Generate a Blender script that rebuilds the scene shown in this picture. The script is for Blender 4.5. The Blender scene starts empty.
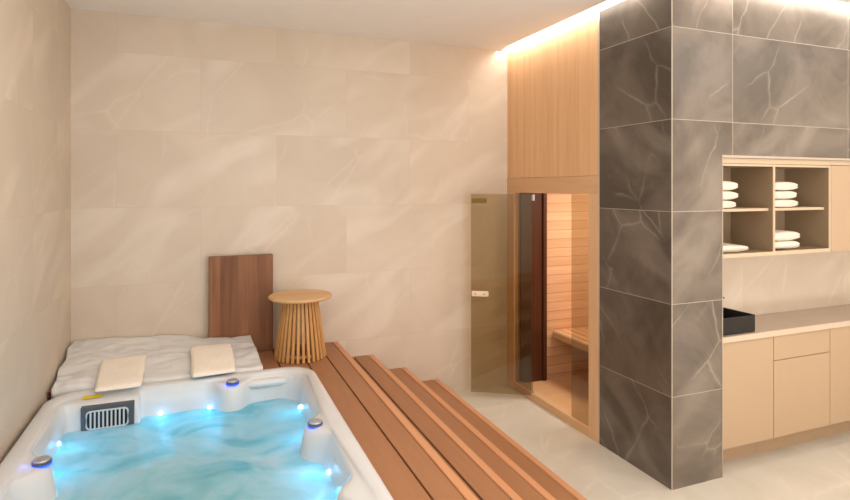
import bpy, bmesh, math, random
from mathutils import Vector, Matrix, noise
random.seed(7)
SC = bpy.context.scene
COL = SC.collection
PI = math.pi

# ------------------------------------------------------------------ materials
def lin(c):
    out = []
    for v in c[:3]:
        v = v/255.0
        out.append(v/12.92 if v <= 0.04045 else ((v+0.055)/1.055)**2.4)
    return tuple(out)+(1.0,)

class NT:
    def __init__(s, name):
        s.m = bpy.data.materials.new(name); s.m.use_nodes = True
        s.t = s.m.node_tree; s.t.nodes.clear()
        s.out = s.n('ShaderNodeOutputMaterial')
    def n(s, typ, **kw):
        nd = s.t.nodes.new(typ)
        for k, v in kw.items():
            if k.startswith('i_'):
                key = k[2:]
                key = int(key) if key.isdigit() else key.replace('_', ' ')
                s.put(nd, key, v)
            else:
                setattr(nd, k, v)
        return nd
    def put(s, nd, key, v):
        if isinstance(v, bpy.types.NodeSocket): s.t.links.new(v, nd.inputs[key])
        elif isinstance(v, bpy.types.Node): s.t.links.new(v.outputs[0], nd.inputs[key])
        else: nd.inputs[key].default_value = v
    def math(s, op, a, b=None, c=None, clamp=False):
        nd = s.n('ShaderNodeMath', operation=op, use_clamp=clamp)
        s.put(nd, 0, a)
        if b is not None: s.put(nd, 1, b)
        if c is not None: s.put(nd, 2, c)
        return nd.outputs[0]
    def mix(s, f, a, b, blend='MIX'):
        nd = s.n('ShaderNodeMix', data_type='RGBA', blend_type=blend)
        s.put(nd, 0, f); s.put(nd, 6, a); s.put(nd, 7, b)
        return nd.outputs[2]
    def ramp(s, f, stops, interp='LINEAR'):
        nd = s.n('ShaderNodeValToRGB'); s.put(nd, 0, f)
        cr = nd.color_ramp; cr.interpolation = interp
        while len(cr.elements) < len(stops): cr.elements.new(0.5)
        for e, (p, c) in zip(cr.elements, stops):
            e.position = p; e.color = c if hasattr(c, '__len__') else (c, c, c, 1)
        return nd.outputs[0]
    def pos(s):
        return s.n('ShaderNodeNewGeometry').outputs['Position']
    def sep(s, v):
        nd = s.n('ShaderNodeSeparateXYZ'); s.put(nd, 0, v); return nd.outputs
    def comb(s, x, y, z=0.0):
        nd = s.n('ShaderNodeCombineXYZ'); s.put(nd, 0, x); s.put(nd, 1, y); s.put(nd, 2, z); return nd.outputs[0]
    def bsdf(s, **kw):
        p = s.n('ShaderNodeBsdfPrincipled')
        for k, v in kw.items(): s.put(p, k.replace('_', ' '), v)
        return p
    def done(s, sh):
        s.t.links.new(sh.outputs[0] if isinstance(sh, bpy.types.Node) else sh, s.out.inputs['Surface']); return s.m

def m_plain(name, c, rough=0.5, metal=0.0, var=0.04, scale=6.0, spec=0.5, bump=0.0):
    t = NT(name); c = lin(c)
    nz = t.n('ShaderNodeTexNoise', i_Scale=scale, i_Detail=4.0)
    tc = t.n('ShaderNodeTexCoord'); t.put(nz, 'Vector', tc.outputs['Object'])
    col = t.mix(t.ramp(nz.outputs[0], [(0.3, 0), (0.7, 1)]), tuple(v*(1-var) for v in c[:3])+(1,), tuple(min(1, v*(1+var)) for v in c[:3])+(1,))
    p = t.bsdf(Base_Color=col, Roughness=rough, Metallic=metal, Specular_IOR_Level=spec)
    if bump:
        b = t.n('ShaderNodeBump', i_Strength=bump, i_Distance=0.01); t.put(b, 'Height', nz.outputs[0]); t.put(p, 'Normal', b.outputs[0])
    return t.done(p)

def m_emit(name, c, strength):
    t = NT(name); e = t.n('ShaderNodeEmission', i_Strength=strength); e.inputs[0].default_value = lin(c); return t.done(e)

def m_tile(name, axes, base, dark, vein, joint, w, h, x0=0.0, z0=0.0, off=0.5, rough=0.35, jw=0.003, veinamt=0.7, blotch=0.5, vscale=1.0, jointamt=1.0, vein_w=0.012, streak=0.0):
    """large stone tiles: axes = which world axes span the wall, e.g. 'xz'"""
    t = NT(name); s = t.sep(t.pos()); ax = {'x': s[0], 'y': s[1], 'z': s[2]}
    U = t.math('SUBTRACT', ax[axes[0]], x0); V = t.math('SUBTRACT', ax[axes[1]], z0)
    row = t.math('FLOOR', t.math('DIVIDE', V, h))
    odd = t.math('MODULO', t.math('ABSOLUTE', row), 2.0)
    U2 = t.math('DIVIDE', t.math('ADD', U, t.math('MULTIPLY', odd, off*w)), w)
    col_ = t.math('FLOOR', U2)
    fu = t.math('SUBTRACT', U2, col_); fv = t.math('SUBTRACT', t.math('DIVIDE', V, h), row)
    eu = t.math('MULTIPLY', t.math('MINIMUM', fu, t.math('SUBTRACT', 1.0, fu)), w)
    ev = t.math('MULTIPLY', t.math('MINIMUM', fv, t.math('SUBTRACT', 1.0, fv)), h)
    e = t.math('MINIMUM', eu, ev)
    jm = t.math('LESS_THAN', e, jw*0.5)
    wn = t.n('ShaderNodeTexWhiteNoise', noise_dimensions='2D'); t.put(wn, 'Vector', t.comb(col_, row))
    rnd = wn.outputs['Color']
    base_v = t.comb(U, V)
    offv = t.n('ShaderNodeVectorMath', operation='SCALE'); t.put(offv, 0, rnd); offv.inputs['Scale'].default_value = 23.0
    addv = t.n('ShaderNodeVectorMath', operation='ADD'); t.put(addv, 0, base_v); t.put(addv, 1, offv.outputs[0])
    P = addv.outputs[0]
    # distortion
    dn = t.n('ShaderNodeTexNoise', i_Scale=1.1*vscale, i_Detail=1.5); t.put(dn, 'Vector', P)
    dsub = t.n('ShaderNodeVectorMath', operation='SUBTRACT'); t.put(dsub, 0, dn.outputs['Color']); dsub.inputs[1].default_value = (0.5, 0.5, 0.5)
    dsc = t.n('ShaderNodeVectorMath', operation='SCALE'); t.put(dsc, 0, dsub.outputs[0]); dsc.inputs['Scale'].default_value = 0.3
    dadd = t.n('ShaderNodeVectorMath', operation='ADD'); t.put(dadd, 0, P); t.put(dadd, 1, dsc.outputs[0])
    wb = t.n('ShaderNodeTexNoise', i_Scale=9.0, i_Detail=4.0); t.put(wb, 'Vector', P)
    wsb = t.n('ShaderNodeVectorMath', operation='SUBTRACT'); t.put(wsb, 0, wb.outputs['Color']); wsb.inputs[1].default_value = (0.5, 0.5, 0.5)
    wsc = t.n('ShaderNodeVectorMath', operation='SCALE'); t.put(wsc, 0, wsb.outputs[0]); wsc.inputs['Scale'].default_value = 0.05
    wad = t.n('ShaderNodeVectorMath', operation='ADD'); t.put(wad, 0, dadd.outputs[0]); t.put(wad, 1, wsc.outputs[0])
    rot0 = t.n('ShaderNodeMapping'); rot0.inputs['Rotation'].default_value = (0, 0, 0.62); t.put(rot0, 'Vector', wad.outputs[0])
    rot = t.n('ShaderNodeMapping'); rot.inputs['Scale'].default_value = (2.0, 0.8, 1.0); t.put(rot, 'Vector', rot0.outputs[0])
    vo = t.n('ShaderNodeTexVoronoi', feature='DISTANCE_TO_EDGE', i_Scale=1.3*vscale); t.put(vo, 'Vector', rot.outputs[0])
    v1 = t.ramp(vo.outputs['Distance'], [(0.0, 1), (vein_w, 0.35), (vein_w*5, 0)])
    mk = t.n('ShaderNodeTexNoise', i_Scale=1.9*vscale, i_Detail=2.0); t.put(mk, 'Vector', P)
    mk1 = t.ramp(mk.outputs[0], [(0.45, 0), (0.60, 1)])
    vo2 = t.n('ShaderNodeTexVoronoi', feature='DISTANCE_TO_EDGE', i_Scale=3.1*vscale); t.put(vo2, 'Vector', dadd.outputs[0])
    v2 = t.ramp(vo2.outputs['Distance'], [(0.0, 0.6), (vein_w, 0.15), (vein_w*2.5, 0)])
    mk2 = t.ramp(mk.outputs[0], [(0.30, 0.5), (0.38, 0)])
    vm = t.math('ADD', t.math('MULTIPLY', v1, mk1), t.math('MULTIPLY', v2, mk2), clamp=True)
    cl = t.n('ShaderNodeTexNoise', i_Scale=1.3*vscale, i_Detail=6.0, i_Roughness=0.62, i_Distortion=0.9); t.put(cl, 'Vector', dadd.outputs[0])
    cm = t.ramp(cl.outputs[0], [(0.38, 0), (0.62, 1)])
    c = t.mix(t.math('MULTIPLY', cm, blotch), lin(base), lin(dark))
    tone = t.math('MULTIPLY_ADD', t.sep(rnd)[2], 0.05, 0.975)
    if streak:   # broad soft light smears, cut at the tile edge
        sm = t.n('ShaderNodeMapping'); sm.inputs['Scale'].default_value = (2.6, 0.8, 1)
        sm0 = t.n('ShaderNodeMapping'); sm0.inputs['Rotation'].default_value = (0, 0, 0.95); t.put(sm0, 'Vector', dadd.outputs[0]); t.put(sm, 'Vector', sm0.outputs[0])
        sn = t.n('ShaderNodeTexNoise', i_Scale=1.2, i_Detail=1.5, i_Distortion=0.5); t.put(sn, 'Vector', sm.outputs[0])
        sv = t.ramp(sn.outputs[0], [(0.50, 0), (0.66, 1), (0.80, 0.4)])
        c = t.mix(t.math('MULTIPLY', sv, streak), c, lin(vein))
    c = t.mix(t.math('MULTIPLY', vm, veinamt), c, lin(vein))
    sc = t.n('ShaderNodeVectorMath', operation='SCALE'); t.put(sc, 0, c); t.put(sc, 'Scale', tone)
    c = t.mix(t.math('MULTIPLY', jm, jointamt), sc.outputs[0], lin(joint))
    p = t.bsdf(Base_Color=c, Roughness=rough)
    b = t.n('ShaderNodeBump', i_Strength=0.25, i_Distance=0.002); t.put(b, 'Height', t.math('SUBTRACT', 1.0, jm)); t.put(p, 'Normal', b.outputs[0])
    return t.done(p)

def m_wood(name, light, dark, grain='z', across=('x', 'y'), stave=0.0, rough=0.45, fine=1.0, contrast=1.0, stave_var=0.5, groove=0.0, groove_c=(60, 35, 20)):
    """procedural wood, world space. grain = axis along the fibres; stave = width of boards along across[0]"""
    t = NT(name); s = t.sep(t.pos()); ax = {'x': s[0], 'y': s[1], 'z': s[2]}
    G = ax[grain]; A = ax[across[0]]; B = ax[across[1]]
    rnd = 0.0
    if stave:
        q = t.math('DIVIDE', A, stave); k = t.math('FLOOR', q)
        wn = t.n('ShaderNodeTexWhiteNoise', noise_dimensions='1D'); t.put(wn, 'W', k); rnd = wn.outputs['Value']
        G = t.math('ADD', G, t.math('MULTIPLY', rnd, 13.7))
    v = t.comb(t.math('MULTIPLY', A, 9*fine), t.math('MULTIPLY', B, 9*fine), t.math('MULTIPLY', G, 0.7*fine))
    n1 = t.n('ShaderNodeTexNoise', i_Scale=1.6, i_Detail=4.0, i_Distortion=0.6); t.put(n1, 'Vector', v)
    v2 = t.comb(t.math('MULTIPLY', A, 90*fine), t.math('MULTIPLY', B, 90*fine), t.math('MULTIPLY', G, 2.0*fine))
    n2 = t.n('ShaderNodeTexNoise', i_Scale=1.5, i_Detail=3.0); t.put(n2, 'Vector', v2)
    f = t.math('ADD', t.math('MULTIPLY', t.ramp(n1.outputs[0], [(0.32, 0), (0.68, 1)]), 0.55*contrast), t.math('MULTIPLY', n2.outputs[0], 0.35*contrast))
    if stave: f = t.math('ADD', f, t.math('MULTIPLY', t.math('SUBTRACT', rnd, 0.5), stave_var))
    f = t.math('MAXIMUM', t.math('MINIMUM', f, 1.0), 0.0)
    c = t.mix(f, lin(light), lin(dark))
    if groove:
        fr = t.math('SUBTRACT', q, k)
        gm = t.math('LESS_THAN', t.math('MULTIPLY', t.math('MINIMUM', fr, t.math('SUBTRACT', 1.0, fr)), stave), groove*0.5)
        c = t.mix(gm, c, lin(groove_c))
    p = t.bsdf(Base_Color=c, Roughness=rough, Specular_IOR_Level=0.25)
    b = t.n('ShaderNodeBump', i_Strength=0.12, i_Distance=0.002); t.put(b, 'Height', n2.outputs[0]); t.put(p, 'Normal', b.outputs[0])
    return t.done(p)

def m_glass(name, tint, refl=0.5):
    t = NT(name)
    tr = t.n('ShaderNodeBsdfTransparent'); tr.inputs[0].default_value = lin(tint)
    gl = t.n('ShaderNodeBsdfGlossy'); gl.inputs['Roughness'].default_value = 0.02
    bf = t.n('ShaderNodeNewGeometry').outputs['Backfacing']; fr = t.n('ShaderNodeFresnel'); t.put(fr, 'IOR', t.math('MULTIPLY_ADD', bf, 1/1.5-1.5, 1.5))
    mx = t.n('ShaderNodeMixShader'); t.put(mx, 0, t.math('MULTIPLY', fr, refl)); t.put(mx, 1, tr); t.put(mx, 2, gl)
    return t.done(mx)

BEIGE = dict(base=(213, 197, 178), dark=(200, 183, 163), vein=(228, 216, 200), joint=(192, 172, 150))
M = {}
M['tile_back'] = m_tile('beige tiles back', 'xz', **BEIGE, w=1.2, h=0.6, x0=0.0, off=0.5, rough=0.38, veinamt=0.45, streak=0.5, jointamt=0.4, vein_w=0.006)
M['tile_left'] = m_tile('beige tiles left', 'yz', base=(214, 198, 178), dark=(203, 186, 165), vein=(235, 219, 198), joint=(200, 178, 152), w=1.2, h=0.6, x0=0.3, off=0.5, rough=0.38, veinamt=0.45, streak=0.5, jointamt=0.4, vein_w=0.006)
M['tile_niche'] = m_tile('beige tiles niche', 'xz', **BEIGE, w=1.2, h=0.6, x0=4.0, z0=0.3, off=0.0, rough=0.35, veinamt=0.5, streak=0.4, jointamt=0.4)
M['dark_x'] = m_tile('brown marble shaded side', 'yz', base=(104, 93, 82), dark=(64, 56, 48), vein=(172, 160, 147), joint=(176, 162, 148), w=3.0, h=0.6, x0=2.6, off=0.0, rough=0.3, vscale=1.15, veinamt=0.55, blotch=0.75, jw=0.004, vein_w=0.006, streak=0.22)  # same marble as the front; the side's shade is painted in as darker tones
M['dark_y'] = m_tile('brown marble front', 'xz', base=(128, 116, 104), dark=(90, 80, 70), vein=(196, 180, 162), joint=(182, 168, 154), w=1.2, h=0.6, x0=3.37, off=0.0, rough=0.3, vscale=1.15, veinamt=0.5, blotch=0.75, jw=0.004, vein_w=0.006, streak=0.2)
M['floor'] = m_tile('pale stone floor', 'xy', base=(217, 208, 192), dark=(202, 191, 174), vein=(238, 231, 218), joint=(200, 190, 172), w=1.2, h=1.2, x0=0.55, z0=0.9, off=0.0, rough=0.3, veinamt=0.35, blotch=0.7, jointamt=0.35, jw=0.004)
M['ceil'] = m_plain('white ceiling paint', (242, 236, 228), 0.85, var=0.01, spec=0.2)
M['veneer'] = m_wood('pale oak veneer', (240, 196, 150), (220, 168, 120), 'z', ('y', 'x'), stave=0.045, fine=1.4, stave_var=0.45, contrast=0.7)
M['veneer_rail'] = m_wood('pale oak rail', (230, 188, 144), (206, 158, 112), 'y', ('z', 'x'), fine=1.2, contrast=0.6)
M['veneer_post'] = m_wood('pale oak post', (236, 196, 154), (214, 168, 124), 'z', ('y', 'x'), fine=1.2, contrast=0.6)
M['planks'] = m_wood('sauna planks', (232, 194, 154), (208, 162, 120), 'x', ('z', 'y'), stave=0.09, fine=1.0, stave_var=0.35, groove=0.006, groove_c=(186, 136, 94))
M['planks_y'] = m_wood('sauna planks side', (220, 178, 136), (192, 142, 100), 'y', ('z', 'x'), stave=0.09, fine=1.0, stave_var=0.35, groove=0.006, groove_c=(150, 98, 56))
M['sauna_floor'] = m_wood('sauna floor boards', (232, 184, 134), (212, 158, 108), 'x', ('y', 'z'), stave=0.2, contrast=0.5)
M['dark_wood'] = m_wood('dark heat treated wood', (92, 52, 30), (52, 28, 16), 'z', ('x', 'y'), stave=0.11, fine=1.0)
M['walnut'] = m_wood('walnut staves', (156, 108, 76), (104, 66, 44), 'z', ('x', 'y'), stave=0.072, rough=0.4, stave_var=0.5)
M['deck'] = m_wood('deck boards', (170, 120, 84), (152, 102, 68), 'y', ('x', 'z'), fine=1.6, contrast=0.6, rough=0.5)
M['nosing'] = m_wood('deck nosing lit edge', (212, 152, 110), (196, 136, 94), 'y', ('x', 'z'), fine=1.6, contrast=0.4, rough=0.45)  # lit rounded board edge, its brightness put into a lighter wood tone
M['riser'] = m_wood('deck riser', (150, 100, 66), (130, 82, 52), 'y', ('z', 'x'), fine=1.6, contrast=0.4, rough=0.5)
M['teak'] = m_wood('light teak slats', (220, 170, 110), (176, 122, 68), 'z', ('x', 'y'), fine=2.0, contrast=0.9)
M['teak_top'] = m_wood('light teak top', (230, 188, 138), (204, 154, 102), 'x', ('y', 'z'), stave=0.085, fine=1.5, contrast=0.8, stave_var=0.6)
M['acrylic'] = m_plain('white acrylic', (220, 220, 220), 0.16, var=0.03, scale=3.0)
M['sheet'] = m_plain('white sheeting', (226, 224, 222), 0.35, var=0.03, scale=9, bump=0.15)
M['towel_cream'] = m_plain('cream terry', (250, 239, 223), 0.9, var=0.03, scale=60, bump=0.3, spec=0.1)
M['towel_white'] = m_plain('white terry', (240, 224, 206), 0.95, var=0.03, scale=60, bump=0.4, spec=0.1)
M['gray_plastic'] = m_plain('slate plastic', (82, 86, 92), 0.4)
M['grille'] = m_plain('pale grey plastic', (206, 208, 210), 0.35)
M['black'] = m_plain('black recess', (28, 28, 30), 0.5)
M['chrome'] = m_plain('brushed chrome', (186, 188, 192), 0.42, metal=0.6)
M['steel_trim'] = m_plain('champagne metal edge', (206, 192, 176), 0.35, metal=0.35)
M['cab'] = m_plain('sand laminate', (192, 163, 132), 0.45, var=0.015, scale=2)
M['cab_edge'] = m_plain('sand laminate edge', (206, 182, 152), 0.45, var=0.015, scale=2)
M['cab_in'] = m_plain('taupe laminate', (150, 128, 100), 0.55, var=0.03, scale=2)
M['worktop'] = m_tile('worktop stone', 'xy', base=(176, 155, 136), dark=(162, 142, 123), vein=(190, 172, 153), joint=(176, 155, 136), w=9, h=9, x0=-2, z0=-2, rough=0.25, veinamt=0.3, jointamt=0)
M['worktop_edge'] = m_plain('worktop front edge', (214, 192, 168), 0.3, var=0.02)
M['basin'] = m_plain('matt black ceramic', (34, 32, 32), 0.3, var=0.05)
M['yellow'] = m_plain('yellow label', (246, 214, 20), 0.5)
M['gold'] = m_plain('ochre sticker', (120, 96, 4), 0.5)
M['handle'] = m_plain('pale handle', (244, 222, 196), 0.35)
M['glass'] = m_glass('bronze glass', (229, 223, 209), 1.0)
M['led'] = m_emit('cove led', (255, 244, 228), 5.0)
M['bled'] = m_emit('pool light lens', (175, 235, 255), 5.0)
M['blued'] = m_emit('knob light ring', (40, 90, 255), 2.2)
M['gap'] = m_plain('dark gap', (46, 32, 26), 0.8)
M['copper'] = m_plain('copper pipe', (150, 78, 52), 0.4, metal=0.6)

# water: milky, bubbling, lit from below
t = NT('bubbling water')
P = t.pos()
n1 = t.n('ShaderNodeTexNoise', i_Scale=2.6, i_Detail=5.0, i_Distortion=1.3); t.put(n1, 'Vector', P)
n2 = t.n('ShaderNodeTexNoise', i_Scale=9.0, i_Detail=5.0, i_Distortion=0.6); t.put(n2, 'Vector', P)
c = t.ramp(n1.outputs[0], [(0.30, lin((128, 200, 206))), (0.48, lin((184, 226, 228))), (0.68, lin((222, 236, 234)))])
p = t.bsdf(Base_Color=c, Roughness=0.22, Specular_IOR_Level=0.5)
tl = t.n('ShaderNodeBsdfTranslucent'); t.put(tl, 0, c)
tr = t.n('ShaderNodeBsdfTransparent'); tr.inputs[0].default_value = lin((170, 225, 235))
b = t.n('ShaderNodeBump', i_Strength=0.35, i_Distance=0.02); t.put(b, 'Height', n2.outputs[0]); t.put(p, 'Normal', b.outputs[0])
m1 = t.n('ShaderNodeMixShader', i_0=0.35); t.put(m1, 1, p); t.put(m1, 2, tl)
m2 = t.n('ShaderNodeMixShader', i_0=0.18); t.put(m2, 1, m1); t.put(m2, 2, tr)
M['water'] = t.done(m2)

# ------------------------------------------------------------------ helpers
def link_mesh(name, bm, mat, parent=None, smooth=False, loc=None, bevel=0.0, seg=2, angle=35):
    me = bpy.data.meshes.new(name); bmesh.ops.recalc_face_normals(bm, faces=bm.faces[:]); bm.to_mesh(me); bm.free()
    o = bpy.data.objects.new(name, me); COL.objects.link(o)
    for mm in (mat if isinstance(mat, (list, tuple)) else [mat]): me.materials.append(mm)
    if smooth:
        for pgn in me.polygons: pgn.use_smooth = True
    if parent is not None:
        o.parent = parent
        o.location = -Vector(parent_world(parent))        # geometry is written in world space
    if loc is not None: o.location = loc
    if bevel:
        b = o.modifiers.new('bevel', 'BEVEL'); b.width = bevel; b.segments = seg; b.limit_method = 'ANGLE'; b.angle_limit = math.radians(angle)
    return o

def parent_world(o):
    v = Vector((0, 0, 0))
    while o is not None:
        v += o.location; o = o.parent
    return v

def box(bm, x0, x1, y0, y1, z0, z1, mat=0):
    vs = [bm.verts.new((x, y, z)) for z in (z0, z1) for y in (y0, y1) for x in (x0, x1)]
    for f in ((0, 2, 3, 1), (4, 5, 7, 6), (0, 1, 5, 4), (2, 6, 7, 3), (0, 4, 6, 2), (1, 3, 7, 5)):
        fc = bm.faces.new([vs[i] for i in f]); fc.material_index = mat
    return vs

def mbox(name, b, mat, parent=None, bevel=0.0, seg=2):
    bm = bmesh.new(); box(bm, *b); return link_mesh(name, bm, mat, parent, bevel=bevel, seg=seg)

def obox(bm, c, ux, uy, uz, sx, sy, sz):
    """oriented box: centre, unit axes, half sizes"""
    c = Vector(c); vs = []
    for k in (-1, 1):
        for j in (-1, 1):
            for i in (-1, 1):
                vs.append(bm.verts.new(c+ux*(i*sx)+uy*(j*sy)+uz*(k*sz)))
    for f in ((0, 2, 3, 1), (4, 5, 7, 6), (0, 1, 5, 4), (2, 6, 7, 3), (0, 4, 6, 2), (1, 3, 7, 5)):
        bm.faces.new([vs[i] for i in f])

def lathe(bm, cx, cy, prof, n=48, cap=True):
    rings = []
    for r, z in prof:
        rings.append([bm.verts.new((cx+r*math.cos(2*PI*i/n), cy+r*math.sin(2*PI*i/n), z)) for i in range(n)])
    for a, b_ in zip(rings, rings[1:]):
        for i in range(n): bm.faces.new((a[i], a[(i+1) % n], b_[(i+1) % n], b_[i]))
    if cap:
        bm.faces.new(rings[0]); bm.faces.new(rings[-1])

def tube(bm, pts, r, n=10):
    pts = [Vector(p_) for p_ in pts]; prev = None; up = Vector((0, 0, 1))
    for i, p_ in enumerate(pts):
        d = (pts[min(i+1, len(pts)-1)]-pts[max(i-1, 0)]).normalized()
        a = d.cross(up)
        if a.length < 1e-3: a = d.cross(Vector((1, 0, 0)))
        a.normalize(); b_ = a.cross(d)
        ring = [bm.verts.new(p_+(a*math.cos(2*PI*k/n)+b_*math.sin(2*PI*k/n))*r) for k in range(n)]
        if prev:
            for k in range(n): bm.faces.new((prev[k], prev[(k+1) % n], ring[(k+1) % n], ring[k]))
        else: bm.faces.new(ring)
        prev = ring
    bm.faces.new(prev)

def tag(o, label=None, cat=None, group=None, kind=None):
    if label: o['label'] = label
    if cat: o['category'] = cat
    if group: o['group'] = group
    if kind: o['kind'] = kind
    return o
def thing(name, loc, label, cat, group=None, kind=None):
    o = bpy.data.objects.new(name, None); COL.objects.link(o); o.location = loc; o.empty_display_size = 0.1
    return tag(o, label, cat, group, kind)
def struct(name, b, mat, bevel=0.0):
    return tag(mbox(name, b, mat, bevel=bevel), kind='structure')

XS, YB, XL, ZC = 2.83, 4.93, -0.905, 3.30       # sauna wall, back wall, left wall, ceiling
YF = 2.82                                     # front face of the tiled block
XR, YN = 7.6, -3.2                             # far right wall, wall behind the viewer

# ------------------------------------------------------------------ room shell
struct('floor', (XL-0.2, XR+0.2, YN-0.2, YB+0.2, -0.1, 0.0), M['floor'])
struct('wall_back', (XL-0.15, XS, YB, YB+0.15, 0, ZC), M['tile_back'])
struct('wall_left', (XL-0.15, XL, YN, YB, 0, ZC), M['tile_left'])
struct('wall_front', (XL, XR, YN-0.15, YN, 0, ZC), M['tile_back'])
struct('wall_far_right', (XR, XR+0.15, YN, YF, 0, ZC), M['tile_left'])
CV = 0.115
bm = bmesh.new()                                # ceiling with its recessed light cove
box(bm, XL-0.15, XS-CV, YN, YB+0.15, ZC, ZC+0.16)
box(bm, XS-CV, XR, YN, YF-CV, ZC, ZC+0.16)
box(bm, XS-CV, XS+0.02, YF-CV, YB+0.15, ZC+0.085, ZC+0.16)
box(bm, XS+0.02, XR, YF-CV, YF+0.02, ZC+0.085, ZC+0.16)
tag(link_mesh('ceiling', bm, M['ceil']), kind='structure')
bm = bmesh.new(); box(bm, XS+0.001, XS+0.02, YF+0.001, YB+0.15, ZC, ZC+0.085); box(bm, XS+0.02, XR, YF+0.001, YF+0.02, ZC, ZC+0.085)
tag(link_mesh('trim_cove', bm, M['ceil']), kind='structure')
bm = bmesh.new(); box(bm, XS-CV+0.015, XS-0.02, YF-0.08, YB-0.03, ZC+0.068, ZC+0.084)
tag(link_mesh('led_strip', bm, M['led']), 'white recessed strip light in the ceiling above the oak sauna wall', 'strip light', 'cove strip lights')
bm = bmesh.new(); box(bm, XS+0.0, XR-0.05, YF-CV+0.015, YF-0.02, ZC+0.068, ZC+0.084)
tag(link_mesh('led_strip', bm, M['led']), 'white recessed strip light in the ceiling above the shelves and brown marble front', 'strip light', 'cove strip lights')

# tiled block: side face (towards the tub) and front face with the niche
YS = 3.532
bm = bmesh.new()
side = box(bm, XS, XS+0.30, YF+0.0, YS, 0, ZC, 0)
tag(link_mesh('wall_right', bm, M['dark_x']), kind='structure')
bm = bmesh.new()
box(bm, XS+0.30, 3.272, YF, YF+0.045, 0, 2.175)
box(bm, XS+0.30, XR, YF, YF+0.045, 2.175, ZC)
box(bm, XS+0.0005, XS+0.30, YF-0.002, YF, 0, ZC)
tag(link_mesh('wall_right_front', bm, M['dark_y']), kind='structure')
struct('wall_niche', (XS+0.30, XR, 3.25, 3.35, 0, 2.6), M['tile_niche'])
struct('trim_1', (XS-0.002, XS+0.003, YF-0.004, YF+0.001, 0, ZC), M['steel_trim'])
struct('trim_2', (3.271, 3.276, YF-0.004, YF+0.05, 0, 2.175), M['steel_trim'])
struct('trim_3', (XS-0.004, XS+0.02, YS, YS+0.012, 0, ZC), M['steel_trim'])
struct('trim_4', (3.277, XR, YF-0.004, YF+0.03, 2.160, 2.176), M['steel_trim'])

# ------------------------------------------------------------------ sauna front (oak) and cabin
Y0s, YP, YO1, YO2, YJ = YS+0.012, 3.659, 3.905, 4.489, 4.80
ZT, ZH = 1.895, 2.045
struct('wall_sauna', (XS, XS+0.05, Y0s, YB, ZH+0.003, ZC), M['veneer'])
struct('trim_header', (XS-0.004, XS+0.05, Y0s, YB, ZT+0.01, ZH), M['veneer_rail'])
struct('trim_post', (XS-0.004, XS+0.06, Y0s, YP, 0, ZT+0.01), M['veneer_post'])
struct('trim_jamb', (XS-0.004, XS+0.06, YJ, YB, 0, ZT+0.01), M['veneer_post'])
struct('trim_sill', (XS-0.004, XS+0.07, YP, YJ, 0, 0.07), M['veneer_rail'])
struct('floor_sauna', (XS+0.07, 4.4, Y0s, YJ, 0.0, 0.05), M['sauna_floor'])
struct('wall_sauna_back', (XS+0.05, 4.4, YJ, YJ+0.05, 0.05, 2.12), M['planks'])
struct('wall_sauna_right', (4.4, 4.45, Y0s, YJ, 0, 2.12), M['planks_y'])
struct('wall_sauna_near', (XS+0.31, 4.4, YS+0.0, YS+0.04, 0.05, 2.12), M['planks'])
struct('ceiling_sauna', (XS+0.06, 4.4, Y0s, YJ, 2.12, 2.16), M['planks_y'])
# dark heat-treated panel with a vertical moulding at the left end of the cabin
th = thing('dark_wall_panel', (3.03, 4.79, 0.05), 'dark brown wooden wall panel at the left end inside the sauna', 'panel')
mbox('board', (XS+0.065, 3.135, 4.775, 4.798, 0.052, 2.11), M['dark_wood'], th)
mbox('moulding', (3.135, 3.178, 4.755, 4.798, 0.052, 2.11), M['dark_wood'], th, bevel=0.006)
# bench
th = thing('sauna_bench', (3.8, 4.3, 0.05), 'slatted wooden sauna bench seen through the open glass doorway', 'bench')
bm = bmesh.new()
x = 3.345
while x < 4.38:
    box(bm, x, min(x+0.085, 4.395), YS+0.06, 4.795, 0.508, 0.530); x += 0.097
link_mesh('seat_slats', bm, M['sauna_floor'], th, bevel=0.004)
mbox('front_rail', (3.262, 3.338, YS+0.06, 4.795, 0.452, 0.534), M['veneer_rail'], th, bevel=0.022, seg=4)
mbox('support_panel', (3.86, 3.89, YS+0.06, 4.795, 0.052, 0.497), M['planks_y'], th)
for yy in (3.75, 4.25, 4.73): mbox('cross_bearer', (3.345, 3.855, yy, yy+0.04, 0.46, 0.506), M['planks_y'], th)

# fixed panes
def pane(name, y0, y1):
    o = mbox(name, (XS+0.012, XS+0.02, y0, y1, 0.072, ZT+0.005), M['glass']); return tag(o, kind='structure')
pane('window_1', YO2+0.006, YJ-0.001)
pane('window_2', YP+0.001, YO1-0.004)
# open door: hinged at YO2, swung out towards the back wall
hx, hy = XS-0.002, YO2
dx, dy = 2.356-hx, 4.78-hy
L = math.hypot(dx, dy); d = Vector((dx/L, dy/L, 0)); nrm = Vector((-d.y, d.x, 0)); Z = Vector((0, 0, 1))
door = thing('door_1', (hx, hy, 0), 'bronze tinted glass sauna door standing open against the beige wall', 'glass door', kind='structure')
bm = bmesh.new(); obox(bm, Vector((hx, hy, (0.045+ZT)/2))+d*(L/2), d, nrm, Z, L/2, 0.004, (ZT-0.045)/2)
link_mesh('glass_leaf', bm, M['glass'], door)
bm = bmesh.new()
for sgn in (1, -1):
    obox(bm, Vector((hx, hy, 0.965))+d*(L-0.085)+nrm*(0.018*sgn), d, nrm, Z, 0.078, 0.011, 0.024)
tag(link_mesh('handle', bm, M['handle'], door, bevel=0.006), 'pale rectangular handle with two dark screws')
bm = bmesh.new()
for q in (0.045, 0.125):
    obox(bm, Vector((hx, hy, 0.965))+d*(L-q)+nrm*(-0.0295 if nrm.y > 0 else 0.0295), d, nrm, Z, 0.005, 0.0015, 0.005)
link_mesh('screw', bm, M['gray_plastic'], door)
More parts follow.
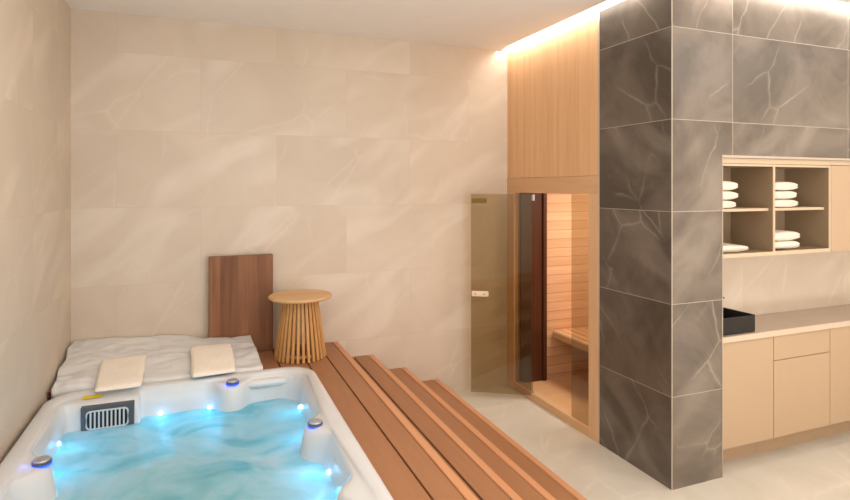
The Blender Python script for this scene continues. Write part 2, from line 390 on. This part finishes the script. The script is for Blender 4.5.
bm = bmesh.new(); sg = -1 if nrm.y > 0 else 1
obox(bm, Vector((hx, hy, ZT-0.062))+d*(L-0.075)+nrm*(0.0048*sg), d, nrm, Z, 0.07, 0.0006, 0.022)
tag(link_mesh('sticker', bm, M['gold'], door), 'small ochre sticker in the upper corner')
for z in (0.055, ZT-0.035):
    bm = bmesh.new(); lathe(bm, hx+0.012, hy-0.012, [(0.014, z-0.025), (0.014, z+0.03)], 16); link_mesh('pivot', bm, M['chrome'], door, smooth=False)

# ------------------------------------------------------------------ wall units and base units
def open_unit():
    t_ = thing('shelf_unit', (3.8, 3.1, 1.49), 'open beige wall cabinet with four compartments holding rolled white towels', 'shelf unit')
    bm = bmesh.new()
    box(bm, 3.16, 4.406, 2.849, 3.24, 2.105, 2.158)          # top
    box(bm, 3.16, 4.406, 2.849, 3.24, 1.475, 1.500)          # bottom
    box(bm, 3.16, 3.18, 2.849, 3.24, 1.500, 2.105)
    box(bm, 4.389, 4.406, 2.849, 3.24, 1.500, 2.105)
    link_mesh('carcass', bm, M['cab_in'], t_)
    bm = bmesh.new()
    for b_ in ((3.16, 4.406, 2.842, 2.8488, 2.105, 2.120), (3.16, 4.406, 2.842, 2.8488, 1.474, 1.500), (3.793, 3.812, 2.842, 2.8488, 1.500, 2.105), (4.389, 4.406, 2.842, 2.8488, 1.500, 2.105)):
        box(bm, *b_)
    box(bm, 3.16, 4.406, 2.842, 2.8488, 2.124, 2.158)
    link_mesh('edge_banding', bm, M['cab_edge'], t_)
    mbox('divider', (3.794, 3.811, 2.8492, 3.19, 1.500, 2.105), M['cab_in'], t_)
    mbox('back_panel', (3.18, 4.389, 3.192, 3.205, 1.500, 2.105), M['cab_in'], t_)
    for a, b_ in ((3.18, 3.793), (3.812, 4.388)):
        mbox('shelf', (a, b_, 2.879, 3.19, 1.789, 1.808), M['cab_edge'], t_)
open_unit()
def closed_unit(x0, x1, label):
    t_ = thing('wall_cabinet', ((x0+x1)/2, 3.1, 1.49), label, 'cabinet', 'wall cabinets beside the open shelf unit')
    mbox('carcass', (x0, x1, 2.866, 3.24, 1.475, 2.158), M['cab_in'], t_)
    mbox('door', (x0+0.002, x1-0.002, 2.842, 2.864, 1.475, 2.122), M['cab'], t_, bevel=0.001)
    mbox('top_rail', (x0, x1, 2.842, 2.864, 2.126, 2.158), M['cab_edge'], t_)
closed_unit(4.409, 4.99, 'closed beige wall cabinet immediately right of the open towel shelves')
closed_unit(4.992, 5.6, 'closed beige wall cabinet, second from the open towel shelves')

def base_unit(x0, x1, drawer, label):
    t_ = thing('base_cabinet', ((x0+x1)/2, 3.1, 0), label, 'cabinet')
    mbox('carcass', (max(x0, 3.275), x1, 2.872, 3.245, 0.165, 0.896), M['cab_in'], t_)
    g = 0.002
    if drawer:
        mbox('drawer', (x0+g, x1-g, 2.85, 2.87, 0.720, 0.894), M['cab'], t_, bevel=0.001)
        mbox('door', (x0+g, x1-g, 2.85, 2.87, 0.166, 0.715), M['cab'], t_, bevel=0.001)
    else:
        mbox('door', (max(x0, 3.275)+g, x1-g, 2.85, 2.87, 0.166, 0.894), M['cab'], t_, bevel=0.001)
    mbox('plinth', (x0, x1, 2.98, 3.0, 0.0, 0.163), M['cab'], t_)
base_unit(3.16, 3.806, False, 'beige base cabinet with one tall door under the black basin')
base_unit(3.808, 4.410, True, 'beige base cabinet with a drawer above its door')
base_unit(4.412, 5.0, False, 'beige base cabinet with one tall door at the right edge of the photo')
base_unit(5.002, 5.6, False, 'beige base cabinet outside the right edge, past the drawer unit')
t_ = thing('worktop', (4.4, 3.1, 0.85), 'long beige stone worktop running over the base cabinets', 'worktop')
mbox('slab', (3.155, 5.6, 2.847, 3.248, 0.899, 0.935), M['worktop'], t_)
tag(mbox('front_edge', (3.155, 5.6, 2.835, 2.8468, 0.897, 0.935), M['worktop_edge'], t_, bevel=0.002), 'pale front edge')
# basin
t_ = thing('basin', (3.5, 3.2, 0.886), 'rectangular matt black basin standing on the worktop', 'basin')
bm = bmesh.new(); bx0, bx1, by0, by1, bz0, bz1, w_ = 3.20, 3.652, 2.872, 3.17, 0.936, 1.056, 0.014
v = box(bm, bx0, bx1, by0, by1, bz0, bz1)
bm.faces.ensure_lookup_table(); top = [f for f in bm.faces if all(abs(q.co.z-bz1) < 1e-6 for q in f.verts)][0]
r_ = bmesh.ops.inset_region(bm, faces=[top], thickness=w_); 
e_ = bmesh.ops.extrude_discrete_faces(bm, faces=[top])['faces'][0]
cx_, cy_ = (bx0+bx1)/2, (by0+by1)/2
for q in e_.verts: q.co.z = bz0+0.02; q.co.x = cx_+(q.co.x-cx_)*0.93; q.co.y = cy_+(q.co.y-cy_)*0.9
link_mesh('bowl', bm, M['basin'], t_, bevel=0.004)
bm = bmesh.new(); lathe(bm, cx_, cy_, [(0.03, bz0+0.021), (0.03, bz0+0.026), (0.02, bz0+0.03)], 24); link_mesh('drain', bm, M['chrome'], t_)
# tap from the wall
t_ = thing('wall_tap', (3.5, 3.418, 1.12), 'small black tap on the wall above the black basin', 'tap')
bm = bmesh.new(); tube(bm, [(3.43, 3.248, 1.13), (3.43, 3.18, 1.13), (3.43, 3.13, 1.127), (3.43, 3.116, 1.10)], 0.012); link_mesh('spout', bm, M['black'], t_, smooth=True)
bm = bmesh.new(); tube(bm, [(3.50, 3.248, 1.13), (3.50, 3.20, 1.13)], 0.018); tube(bm, [(3.50, 3.21, 1.13), (3.648, 3.125, 1.13)], 0.006); link_mesh('lever', bm, M['black'], t_)

# towels -------------------------------------------------------------
def towel_mesh(name, x0, x1, y0, y1, z0, h, seed, layers=2):
    """a towel folded in soft layers: rounded outline, fold lines along the long side"""
    rr = random.Random(seed); me_bm = bmesh.new()
    lx, ly = x1-x0, y1-y0; n = 22; prof = []
    # outline in (x,z): bulging ends with a pinch between the layers
    N = 64
    for i in range(N):
        a = 2*PI*i/N; c_, s_ = math.cos(a), math.sin(a)
        px = math.copysign(abs(c_)**0.55, c_)*lx/2; pz = math.copysign(abs(s_)**0.72, s_)*h/2
        if abs(c_) > 0.75 and layers > 1: px -= math.copysign(0.010*math.exp(-(pz/(h*0.12))**2), c_)
        prof.append((px, pz))
    rings = []
    for j in range(n+1):
        v_ = j/n*2-1; k = (1-abs(v_)**6)**0.5 if abs(v_) < 1 else 0.0
        k = max(k, 0.25); ring = []
        for px, pz in prof:
            q = Vector((px*(0.965+0.035*k), v_*ly/2, pz*(0.62+0.38*k)))
            w = noise.noise(Vector((q.x*9+seed, q.y*9, q.z*20)))*0.005
            q.x += w; q.z += w*0.6+0.004*noise.noise(Vector((q.x*5, q.y*5, seed*3.1)))
            ring.append(me_bm.verts.new(((x0+x1)/2+q.x, (y0+y1)/2+q.y, z0+h/2+max(min(q.z, h/2), -h/2))))
        rings.append(ring)
    for a, b_ in zip(rings, rings[1:]):
        for i in range(N): me_bm.faces.new((a[i], a[(i+1) % N], b_[(i+1) % N], b_[i]))
    me_bm.faces.new(rings[0]); me_bm.faces.new(rings[-1])
    return me_bm
def shelf_towel(x0, x1, z0, h, seed, label):
    o = link_mesh('folded_towel', towel_mesh('t', x0, x1, 2.895, 3.13, z0, h, seed), M['towel_white'], smooth=True)
    tag(o, label, 'towel', 'white towels in the open shelf unit')
zt = 1.8085
for i, (h, nm) in enumerate(((0.060, 'bottom of the stack of three'), (0.062, 'middle of the stack of three'), (0.070, 'top of the stack of three'))):
    shelf_towel(3.20+0.01*(i % 2), 3.515+(-0.012, 0.006, 0.004)[i], zt, h, 3+i, 'folded white towel, '+nm+' in the upper left compartment'); zt += h+0.002
zt = 1.8085
for i, (h, nm) in enumerate(((0.062, 'bottom of the stack of three'), (0.060, 'middle of the stack of three'), (0.064, 'top of the stack of three'))):
    shelf_towel(3.855+0.008*(i % 2), 4.13+(0.004, -0.012, 0.0)[i], zt, h, 13+i, 'folded white towel, '+nm+' in the upper right compartment'); zt += h+0.002
shelf_towel(3.25, 3.62, 1.5005, 0.052, 21, 'single folded white towel lying in the lower left compartment')
zt = 1.5005
for i, (h, nm) in enumerate(((0.062, 'lower of two'), (0.068, 'upper of two'))):
    shelf_towel(3.855, 4.150+0.006*i, zt, h, 23+i, 'folded white towel, '+nm+' in the lower right compartment'); zt += h+0.002

# ------------------------------------------------------------------ deck and steps
Yn = 0.9
st = thing('deck_steps', (1.4, 3.0, 0), 'brown composite deck with four steps descending beside the hot tub', 'steps')
NX = [1.125, 1.450, 1.760, 2.085]
for i, (xn, z) in enumerate(zip(NX, (0.60, 0.45, 0.30, 0.15))):
    bm = bmesh.new(); ye = YB-0.003
    if i == 0:
        box(bm, 0.945, xn-0.054, Yn, ye, z-0.025, z)
        box(bm, 0.775, 0.935, Yn, ye, z-0.025, z)
        for a, b_ in ((0.40, 0.555), (0.565, 0.765)): box(bm, a, b_, 4.225, ye, z-0.025, z)
        x = 0.39
        while x > -0.75: box(bm, x-0.15, x, 4.225, ye, z-0.025, z); x -= 0.16
    else:
        p_ = NX[i-1]
        sp = (0, 1.264, 1.555, 1.84)[i]; box(bm, sp+0.006, xn-0.054, Yn, ye, z-0.025, z)
        box(bm, p_, sp-0.006, Yn, ye, z-0.025, z)
    link_mesh('tread', bm, M['deck'], st, bevel=0.003)
    bm = bmesh.new(); box(bm, xn-0.048, xn, Yn, ye, z-0.032, z+0.001)
    tag(link_mesh('nosing', bm, M['nosing'], st, bevel=0.007, seg=3), 'rounded front strip of the step, tone lightened as if lit')
    mbox('riser', (xn-0.03, xn-0.010, Yn+0.002, ye-0.001, 0.002 if i == 3 else z-0.15, z-0.033), M['riser'], st)
bm = bmesh.new()                                   # dark substructure under the boards
box(bm, 0.775, NX[0]-0.035, Yn+0.002, ye-0.002, 0.003, 0.570)
box(bm, -0.88, 0.775, 4.225, ye-0.002, 0.003, 0.570)
for i in (1, 2, 3): box(bm, NX[i-1]-0.009, NX[i]-0.035, Yn+0.002, ye-0.002, 0.003, 0.60-0.15*i-0.030)
link_mesh('substructure', bm, M['gap'], st)

# ------------------------------------------------------------------ hot tub
OX0, OX1, OY0, OY1 = -0.884, 0.755, 2.06, 4.20
CX, CY = (OX0+OX1)/2, (OY0+OY1)/2+0.0
def sd_rr(x, y, x0, x1, y0, y1, r):
    cx, cy = (x0+x1)/2, (y0+y1)/2; hx_, hy_ = (x1-x0)/2-r, (y1-y0)/2-r
    qx, qy = abs(x-cx)-hx_, abs(y-cy)-hy_
    return math.hypot(max(qx, 0), max(qy, 0))+min(max(qx, qy), 0)-r
def smax(a, b_, k):
    h = max(k-abs(a-b_), 0)/k; return max(a, b_)+h*h*k*0.25
BUMPS = [(0.20, 4.075, 0.095), (0.665, 3.165, 0.12), (-0.79, 3.18, 0.115), (0.65, 2.42, 0.09), (-0.05, 2.18, 0.10), (-0.78, 2.4, 0.1)]
def sd_in(x, y):
    s = sd_rr(x, y, -0.780, 0.648, 2.22, 4.095, 0.16)
    for bx_, by_, r in BUMPS: s = smax(s, r-math.hypot(x-bx_, y-by_), 0.09)
    s = smax(s, -sd_rr(x, y, -0.95, -0.365, 4.002, 4.4, 0.02), 0.02)
    return s
def ray(fn, th):
    c_, s_ = math.cos(th), math.sin(th); a = 0.3
    for _ in range(200):
        v_ = fn(CX+a*c_, CY+a*s_)
        if v_ > -1e-5: break
        a += max(-v_*0.6, 1e-4)
    return a
NA = 480
ths = [2*PI*i/NA for i in range(NA)]
RO = [ray(lambda x, y: sd_rr(x, y, OX0, OX1, OY0, OY1, 0.20), q) for q in ths]
RI = [ray(sd_in, q) for q in ths]
def ring_at(fr, z, kind):
    out = []
    for i, q in enumerate(ths):
        if kind == 'o': r = RO[i]-fr
        elif kind == 'm': r = (RO[i]-0.10)*(1-fr)+(RI[i])*fr
        else: r = RI[i]-fr
        out.append((CX+r*math.cos(q), CY+r*math.sin(q), z))
    return out
tub = thing('hot_tub', (CX, CY, 0), 'white acrylic hot tub with blue lights sunk into the brown deck', 'hot tub')
rings = [ring_at(0.06, 0.004, 'o'), ring_at(0.06, 0.605, 'o'), ring_at(0.012, 0.608, 'o'), ring_at(0.0, 0.618, 'o'), ring_at(-0.001, 0.640, 'o'), ring_at(0.006, 0.654, 'o'), ring_at(0.022, 0.661, 'o'),
         ring_at(0.05, 0.663, 'o'), ring_at(0.085, 0.661, 'o'), ring_at(0.10, 0.655, 'o')]
rings += [ring_at(f, z, 'm') for f, z in ((0.12, 0.646), (0.3, 0.643), (0.6, 0.640), (0.85, 0.634))]
rings += [ring_at(f, z, 'i') for f, z in ((0.0, 0.622), (0.012, 0.60), (0.022, 0.56), (0.03, 0.50), (0.045, 0.42), (0.07, 0.33), (0.12, 0.27), (0.30, 0.25), (0.34, 0.18), (0.38, 0.10))]
bm = bmesh.new(); RG = [[bm.verts.new(p_) for p_ in rg] for rg in rings]
for a, b_ in zip(RG, RG[1:]):
    for i in range(NA): bm.faces.new((a[i], a[(i+1) % NA], b_[(i+1) % NA], b_[i]))
bm.faces.new(RG[0]); bm.faces.new(RG[-1])
link_mesh('shell', bm, M['acrylic'], tub, smooth=True)
# water with slightly boiling surface
bm = bmesh.new(); ZW = 0.478; prev = None; NR = 60
def wz(x, y): return ZW+0.006*noise.noise(Vector((x*5, y*5, 3)))+0.003*noise.noise(Vector((x*14, y*14, 9)))
ctr = bm.verts.new((CX, CY, wz(CX, CY)))
for j in range(1, NR+1):
    f = j/NR; cur = []
    for i, q in enumerate(ths[::2]):
        r = (RI[2*i]-0.030)*f; x, y = CX+r*math.cos(q), CY+r*math.sin(q); cur.append(bm.verts.new((x, y, wz(x, y))))
    n = len(cur)
    for i in range(n):
        if prev: bm.faces.new((prev[i], prev[(i+1) % n], cur[(i+1) % n], cur[i]))
        else: bm.faces.new((ctr, cur[i], cur[(i+1) % n]))
    prev = cur
tag(link_mesh('water', bm, M['water'], tub, smooth=True), 'cloudy turquoise bubbling water')
# filter panel with slotted grille, on the rear wall
FY = 3.962
flt = mbox('filter_plate', (-0.676, -0.386, FY, FY+0.045, 0.470, 0.618), M['gray_plastic'], tub, bevel=0.002)
bm = bmesh.new()
gx0, gx1, gz0, gz1, gr = -0.645, -0.420, 0.484, 0.592, 0.022
def rr_pts(x0, x1, z0, z1, r, n=6):
    P_ = []
    for cx, cz, a0 in ((x1-r, z1-r, 0), (x0+r, z1-r, PI/2), (x0+r, z0+r, PI), (x1-r, z0+r, 1.5*PI)):
        for k in range(n+1): a = a0+PI/2*k/n; P_.append((cx+r*math.cos(a), cz+r*math.sin(a)))
    return P_
pts = rr_pts(gx0, gx1, gz0, gz1, gr); tube(bm, [(x, FY-0.006, z) for x, z in pts]+[(pts[0][0], FY-0.006, pts[0][1])], 0.005, 8)
for k in range(1, 10):
    x = gx0+(gx1-gx0)*k/10; box(bm, x-0.0045, x+0.0045, FY-0.011, FY-0.002, gz0+0.003, gz1-0.003)
link_mesh('grille', bm, M['grille'], flt)
mbox('slot_recess', (gx0+0.004, gx1-0.004, FY-0.0015, FY-0.0005, gz0+0.004, gz1-0.004), M['black'], flt)
bm = bmesh.new()
obox(bm, Vector((-0.632, 4.068, 0.6475)), Vector((0.995, 0.05, 0)).normalized(), Vector((-0.05, 0.995, 0)).normalized(), Vector((0, 0, 1)), 0.052, 0.026, 0.0012)
tag(link_mesh('warning_label', bm, M['yellow'], tub), 'small yellow sticker on the rim')
# control knobs
def knob(x, y, z, s=1.0):
    bm = bmesh.new(); lathe(bm, x, y, [(0.035*s, z), (0.037*s, z+0.010), (0.036*s, z+0.020)], 28)
    k = link_mesh('control_knob', bm, M['gray_plastic'], tub, smooth=False, bevel=0.003)
    bm = bmesh.new(); lathe(bm, x, y, [(0.033*s, z+0.0202), (0.030*s, z+0.027), (0.016*s, z+0.029)], 28); lathe(bm, x, y, [(0.018*s, z+0.027), (0.018*s, z+0.031), (0.008*s, z+0.031)], 20)
    tag(link_mesh('cap', bm, M['chrome'], k), 'silver cap')
    bm = bmesh.new(); lathe(bm, x, y, [(0.037*s, z-0.002), (0.039*s, z+0.004), (0.034*s, z+0.008)], 28)
    tag(link_mesh('light_ring', bm, M['blued'], k), 'glowing blue ring')
    lp = bpy.data.lights.new('knob_glow', 'POINT'); lp.energy = 0.05; lp.color = (0.10, 0.22, 1.0); lp.shadow_soft_size = 0.03
    lo = bpy.data.objects.new('knob_glow', lp); COL.objects.link(lo); lo.location = (x-0.055, y-0.02, z+0.02)
knob(0.200, 4.020, 0.6365, 1.12); knob(0.592, 3.150, 0.6365, 1.12); knob(-0.705, 3.190, 0.6365, 1.12)
# headrest in the rear right corner
bm = bmesh.new()
N = 40; prevr = None
for j in range(25):
    u_ = j/24*2-1; k = max(1-abs(u_)**5, 0.0)**0.5
    ring = [bm.verts.new((0.425+u_*0.145, 4.075+math.cos(2*PI*i/16)*0.034*k, 0.600+math.sin(2*PI*i/16)*0.030*k)) for i in range(16)]
    if prevr:
        for i in range(16): bm.faces.new((prevr[i], prevr[(i+1) % 16], ring[(i+1) % 16], ring[i]))
    prevr = ring
bmesh.ops.remove_doubles(bm, verts=bm.verts, dist=1e-5)
link_mesh('headrest', bm, M['acrylic'], tub, smooth=True)
# underwater lights on the walls, at the waterline
def wall_point(x, y):
    th_ = math.atan2(y-CY, x-CX) % (2*PI); i = int(th_/(2*PI)*NA) % NA; r = RI[i]-0.03
    return CX+r*math.cos(th_), CY+r*math.sin(th_), th_
for x, y, e in ((-0.25, 4.10, 1), (0.06, 4.09, 1), (-0.76, 3.80, 1), (-0.76, 3.46, .8), (0.62, 3.84, 1), (0.60, 3.42, .8), (0.63, 2.90, 1.2), (0.64, 2.60, .6)):
    wx, wy, th_ = wall_point(x, y)
    dn = Vector((math.cos(th_), math.sin(th_), 0)); sd = Vector((-dn.y, dn.x, 0)); bm = bmesh.new()
    c0 = Vector((wx, wy, 0.487))-dn*0.004
    rgs = []
    for off_, r in ((0.006, 0.013), (-0.004, 0.013), (-0.012, 0.009), (-0.015, 0.002)):
        rgs.append([bm.verts.new(c0+dn*off_+(sd*math.cos(2*PI*k/16)+Vector((0, 0, 1))*math.sin(2*PI*k/16))*r) for k in range(16)])
    for a, b_ in zip(rgs, rgs[1:]):
        for k in range(16): bm.faces.new((a[k], a[(k+1) % 16], b_[(k+1) % 16], b_[k]))
    bm.faces.new(rgs[0]); bm.faces.new(rgs[-1])
    tag(link_mesh('pool_light', bm, M['bled'], tub, smooth=True), 'glowing blue light lens at the waterline')
    for zz, en in ((0.510, 0.05), (0.385, 0.85)):
        lp = bpy.data.lights.new('tub_glow', 'POINT'); lp.energy = en*e; lp.color = (0.05, 0.40, 1.0) if zz > 0.47 else (0.06, 0.58, 1.0); lp.shadow_soft_size = 0.02
        lo = bpy.data.objects.new('tub_glow', lp); COL.objects.link(lo); q = c0-dn*(0.05 if zz > 0.47 else 0.11); lo.location = (q.x, q.y, zz)

# ------------------------------------------------------------------ white sheeted cover between tub and back wall
def cov_z(x, y):
    u_ = (x+0.9)/1.28; v_ = max(0, (y-4.20)/0.72)
    zb = 0.815*(1-u_)+0.752*u_
    z = 0.672+(zb-0.672)*(v_**0.85)
    z += 0.012*noise.noise(Vector((x*3.0+1.7, y*5.0, 0.3)))*min(1, v_*5)+0.006*noise.noise(Vector((x*11+2*math.sin(y*9), y*16, 2.0)))+0.012*(1-abs(noise.noise(Vector((x*6+y*3, y*7-x*2, 7))))*3)*0.5*min(1, v_*5)
    w = math.exp(-((x+0.78)/0.13)**2)*math.exp(-((y-4.25)/0.10)**2)
    return z+0.035*w*(0.6+0.6*noise.noise(Vector((x*16, y*22, 5))))
bm = bmesh.new(); nx, ny = 110, 70; g = []
for j in range(ny+1):
    row = []
    for i in range(nx+1):
        u_, v_ = i/nx, j/ny; cut = 1/(1+math.exp(-(u_-0.69)*60)); y = 4.206+v_*(4.918-0.082*cut-4.206)
        xr = 0.415-0.035*v_; xl = -0.878-0.012*v_+0.008*math.sin(v_*14)
        x = xl+(xr-xl)*u_; yy = y+(0.004*math.sin(x*9) if j == 0 else 0)
        row.append(bm.verts.new((x, yy, cov_z(x, yy))))
    g.append(row)
for j in range(ny):
    for i in range(nx): bm.faces.new((g[j][i], g[j][i+1], g[j+1][i+1], g[j+1][i]))
edge = g[0]+[g[j][nx] for j in range(1, ny+1)]+list(reversed(g[ny][:-1]))+[g[j][0] for j in range(ny-1, 0, -1)]
low = [bm.verts.new((q.co.x, q.co.y, 0.603)) for q in edge]
for i in range(len(edge)): bm.faces.new((edge[i], edge[(i+1) % len(edge)], low[(i+1) % len(low)], low[i]))
bm.faces.new(low)
tag(link_mesh('tub_cover', bm, M['sheet'], smooth=True, bevel=0.0), 'white sheeted cover lying between the hot tub and the back wall', 'cover')
# copper pipe ends in the dark gap by the left wall
bm = bmesh.new(); tube(bm, [(-0.888, 4.215, 0.603), (-0.888, 4.215, 0.66), (-0.888, 4.185, 0.672)], 0.008, 10)
tag(link_mesh('pipe', bm, M['copper'], smooth=True), 'small reddish brown pipe in the dark gap by the left wall', 'pipe')

# cream towels lying on the cover
def cushion(FL, FR, BR, BL, h, seed, label):
    """soft folded towel spanning four corners"""
    FL, FR, BR, BL = map(Vector, (FL, FR, BR, BL))
    bm = bmesh.new(); nx, ny = 26, 34; top, bot = [], []
    for j in range(ny+1):
        v_ = j/ny; rt, rb = [], []
        for i in range(nx+1):
            u_ = i/nx; a, b_ = abs(2*u_-1), abs(2*v_-1)
            k = (max(1-a**8, 0)*max(1-b_**10, 0))**0.5
            # rounded corners: pull the corners in a little
            cr = 0.02*(a*b_)**10
            uu = u_+(0.5-u_)*cr*2; vv = v_+(0.5-v_)*cr*2
            p_ = FL.lerp(FR, uu).lerp(BL.lerp(BR, uu), vv)
            p_.x += 0.005*noise.noise(Vector((v_*4, seed, 0)))
            wv = 0.007*noise.noise(Vector((p_.x*8, p_.y*7, seed)))
            rt.append(bm.verts.new((p_.x, p_.y, p_.z+h*(0.3+0.7*k)+wv*k))); rb.append(bm.verts.new((p_.x, p_.y, p_.z+0.001*(1-k))))
        top.append(rt); bot.append(rb)
    for j in range(ny):
        for i in range(nx):
            bm.faces.new((top[j][i], top[j][i+1], top[j+1][i+1], top[j+1][i])); bm.faces.new((bot[j][i+1], bot[j][i], bot[j+1][i], bot[j+1][i+1]))
    def loop(G): return G[0]+[G[j][nx] for j in range(1, ny+1)]+list(reversed(G[ny][:-1]))+[G[j][0] for j in range(ny-1, 0, -1)]
    a, b_ = loop(top), loop(bot)
    for i in range(len(a)): bm.faces.new((a[i], a[(i+1) % len(a)], b_[(i+1) % len(a)], b_[i]))
    tag(link_mesh('folded_bath_towel', bm, M['towel_cream'], smooth=True), label, 'towel', 'cream towels on the hot tub cover')
cushion((-0.619, 4.049, 0.6759999999999999), (-0.351, 4.059, 0.6759999999999999), (-0.359, 4.532, 0.741), (-0.648, 4.518, 0.741), 0.026, 4.2, 'cream folded towel left on the tub cover, near the filter grille')
cushion((-0.054, 4.087, 0.684), (0.233, 4.118, 0.684), (0.218, 4.590, 0.752), (-0.074, 4.580, 0.757), 0.024, 8.7, 'cream folded towel right on the tub cover, in front of the dark wooden board')

# ------------------------------------------------------------------ walnut board standing against the wall
t_ = thing('wooden_board', (0.31, 4.88, 0.6), 'upright dark walnut board leaning on the wall behind the stool', 'board')
mbox('panel', (0.060, 0.560, 4.850, 4.900, 0.602, 1.40), M['walnut'], t_, bevel=0.004)
mbox('back_batten', (0.10, 0.53, 4.902, 4.922, 0.9, 0.96), M['walnut'], t_)

# ------------------------------------------------------------------ stool
sx, sy, sz = 0.745, 4.60, 0.6015
st2 = thing('slatted_stool', (sx, sy, sz), 'round light wooden stool with a flared slatted base on the deck', 'stool')
bm = bmesh.new(); lathe(bm, sx, sy, [(0.20, sz+0.462), (0.238, sz+0.468), (0.250, sz+0.480), (0.250, sz+0.488), (0.244, sz+0.494)], 64)
link_mesh('top', bm, M['teak_top'], st2, bevel=0.002)
NS = 30
for k in range(NS):
    a = 2*PI*(k+0.3)/NS; rad = Vector((math.cos(a), math.sin(a), 0)); tan = Vector((-rad.y, rad.x, 0))
    p0 = Vector((sx, sy, sz))+rad*0.196; p1 = Vector((sx, sy, sz+0.461))+rad*0.128
    ax_ = (p1-p0).normalized(); out = tan.cross(ax_).normalized(); bm = bmesh.new()
    obox(bm, (p0+p1)/2, tan, out, ax_, 0.0108, 0.0105, (p1-p0).length/2)
    for q in bm.verts: q.co.z = max(q.co.z, sz)
    link_mesh('slat', bm, M['teak'], st2, bevel=0.002, seg=1)
def ringm(name, r0, r1, z0, z1):
    bm = bmesh.new(); lathe(bm, sx, sy, [(r0, z0), (r1, z0), (r1, z1), (r0, z1), (r0, z0)], 48, cap=False)
    link_mesh(name, bm, M['teak'], st2)
ringm('lower_ring', 0.150, 0.178, sz+0.03, sz+0.05); ringm('upper_ring', 0.08, 0.117, sz+0.44, sz+0.461)

# ------------------------------------------------------------------ lights
def area(name, loc, rot, sx_, sy_, en, col=(0.98, 0.985, 1.0), spread=None):
    l = bpy.data.lights.new(name, 'AREA'); l.shape = 'RECTANGLE'; l.size = sx_; l.size_y = sy_; l.energy = en; l.color = col
    if spread: l.spread = spread
    o = bpy.data.objects.new(name, l); COL.objects.link(o); o.location = loc; o.rotation_euler = rot; return o
area('overhead_fill', (0.9, 1.2, 3.27), (0, 0, 0), 2.6, 2.2, 30)  # added fill lamp out of view, no ceiling fixture behind it
area('overhead_fill', (4.6, 0.6, 3.27), (0, 0, 0), 3.0, 2.4, 34)  # second added overhead fill, likewise without a fixture
area('rear_wall_wash', (1.4, -2.6, 2.0), (math.radians(90), 0, 0), 5.0, 2.2, 60)
area('upward_fill', (3.3, -1.4, 0.08), (math.radians(180), 0, 0), 4.6, 2.8, 235, (0.94, 0.97, 1.0))  # fill lamp added behind the viewer, aimed up to brighten the ceiling
area('cove_sauna', (XS-0.06, 3.95, ZC+0.055), (0, 0, 0), 0.05, 2.0, 6, (1, 0.95, 0.90))
area('cove_front', (5.0, YF-0.06, ZC+0.055), (0, 0, 0), 4.2, 0.05, 15, (1, 0.97, 0.94))
area('left_wall_fill', (-0.1, 2.6, 3.27), (0, 0, 0), 1.2, 1.6, 6)  # unseen lamp added over the tub to lift the left wall
area('sauna_light', (3.6, 4.0, 2.10), (0, 0, 0), 0.5, 0.5, 20, (1, 0.95, 0.88))
area('under_cabinet', (4.4, 3.05, 1.465), (0, 0, 0), 2.3, 0.25, 1.2, (1, 0.86, 0.68))
w = bpy.data.worlds.new('w'); SC.world = w; w.use_nodes = True
w.node_tree.nodes['Background'].inputs[0].default_value = (1, 0.95, 0.88, 1); w.node_tree.nodes['Background'].inputs[1].default_value = 0.3

# ------------------------------------------------------------------ camera
cam = bpy.data.cameras.new('camera'); co = bpy.data.objects.new('camera', cam); COL.objects.link(co)
cam.sensor_width = 36; cam.lens = 567*36/850; cam.shift_y = -63/850; cam.clip_start = 0.02
co.location = (0, 0, 1.96); co.rotation_euler = (math.radians(90), 0, -math.asin(0.368))
SC.camera = co
SC.view_settings.view_transform = 'Standard'; SC.view_settings.look = 'None'; SC.view_settings.exposure = 0.0
SC.cycles.max_bounces = 10; SC.cycles.use_denoising = True
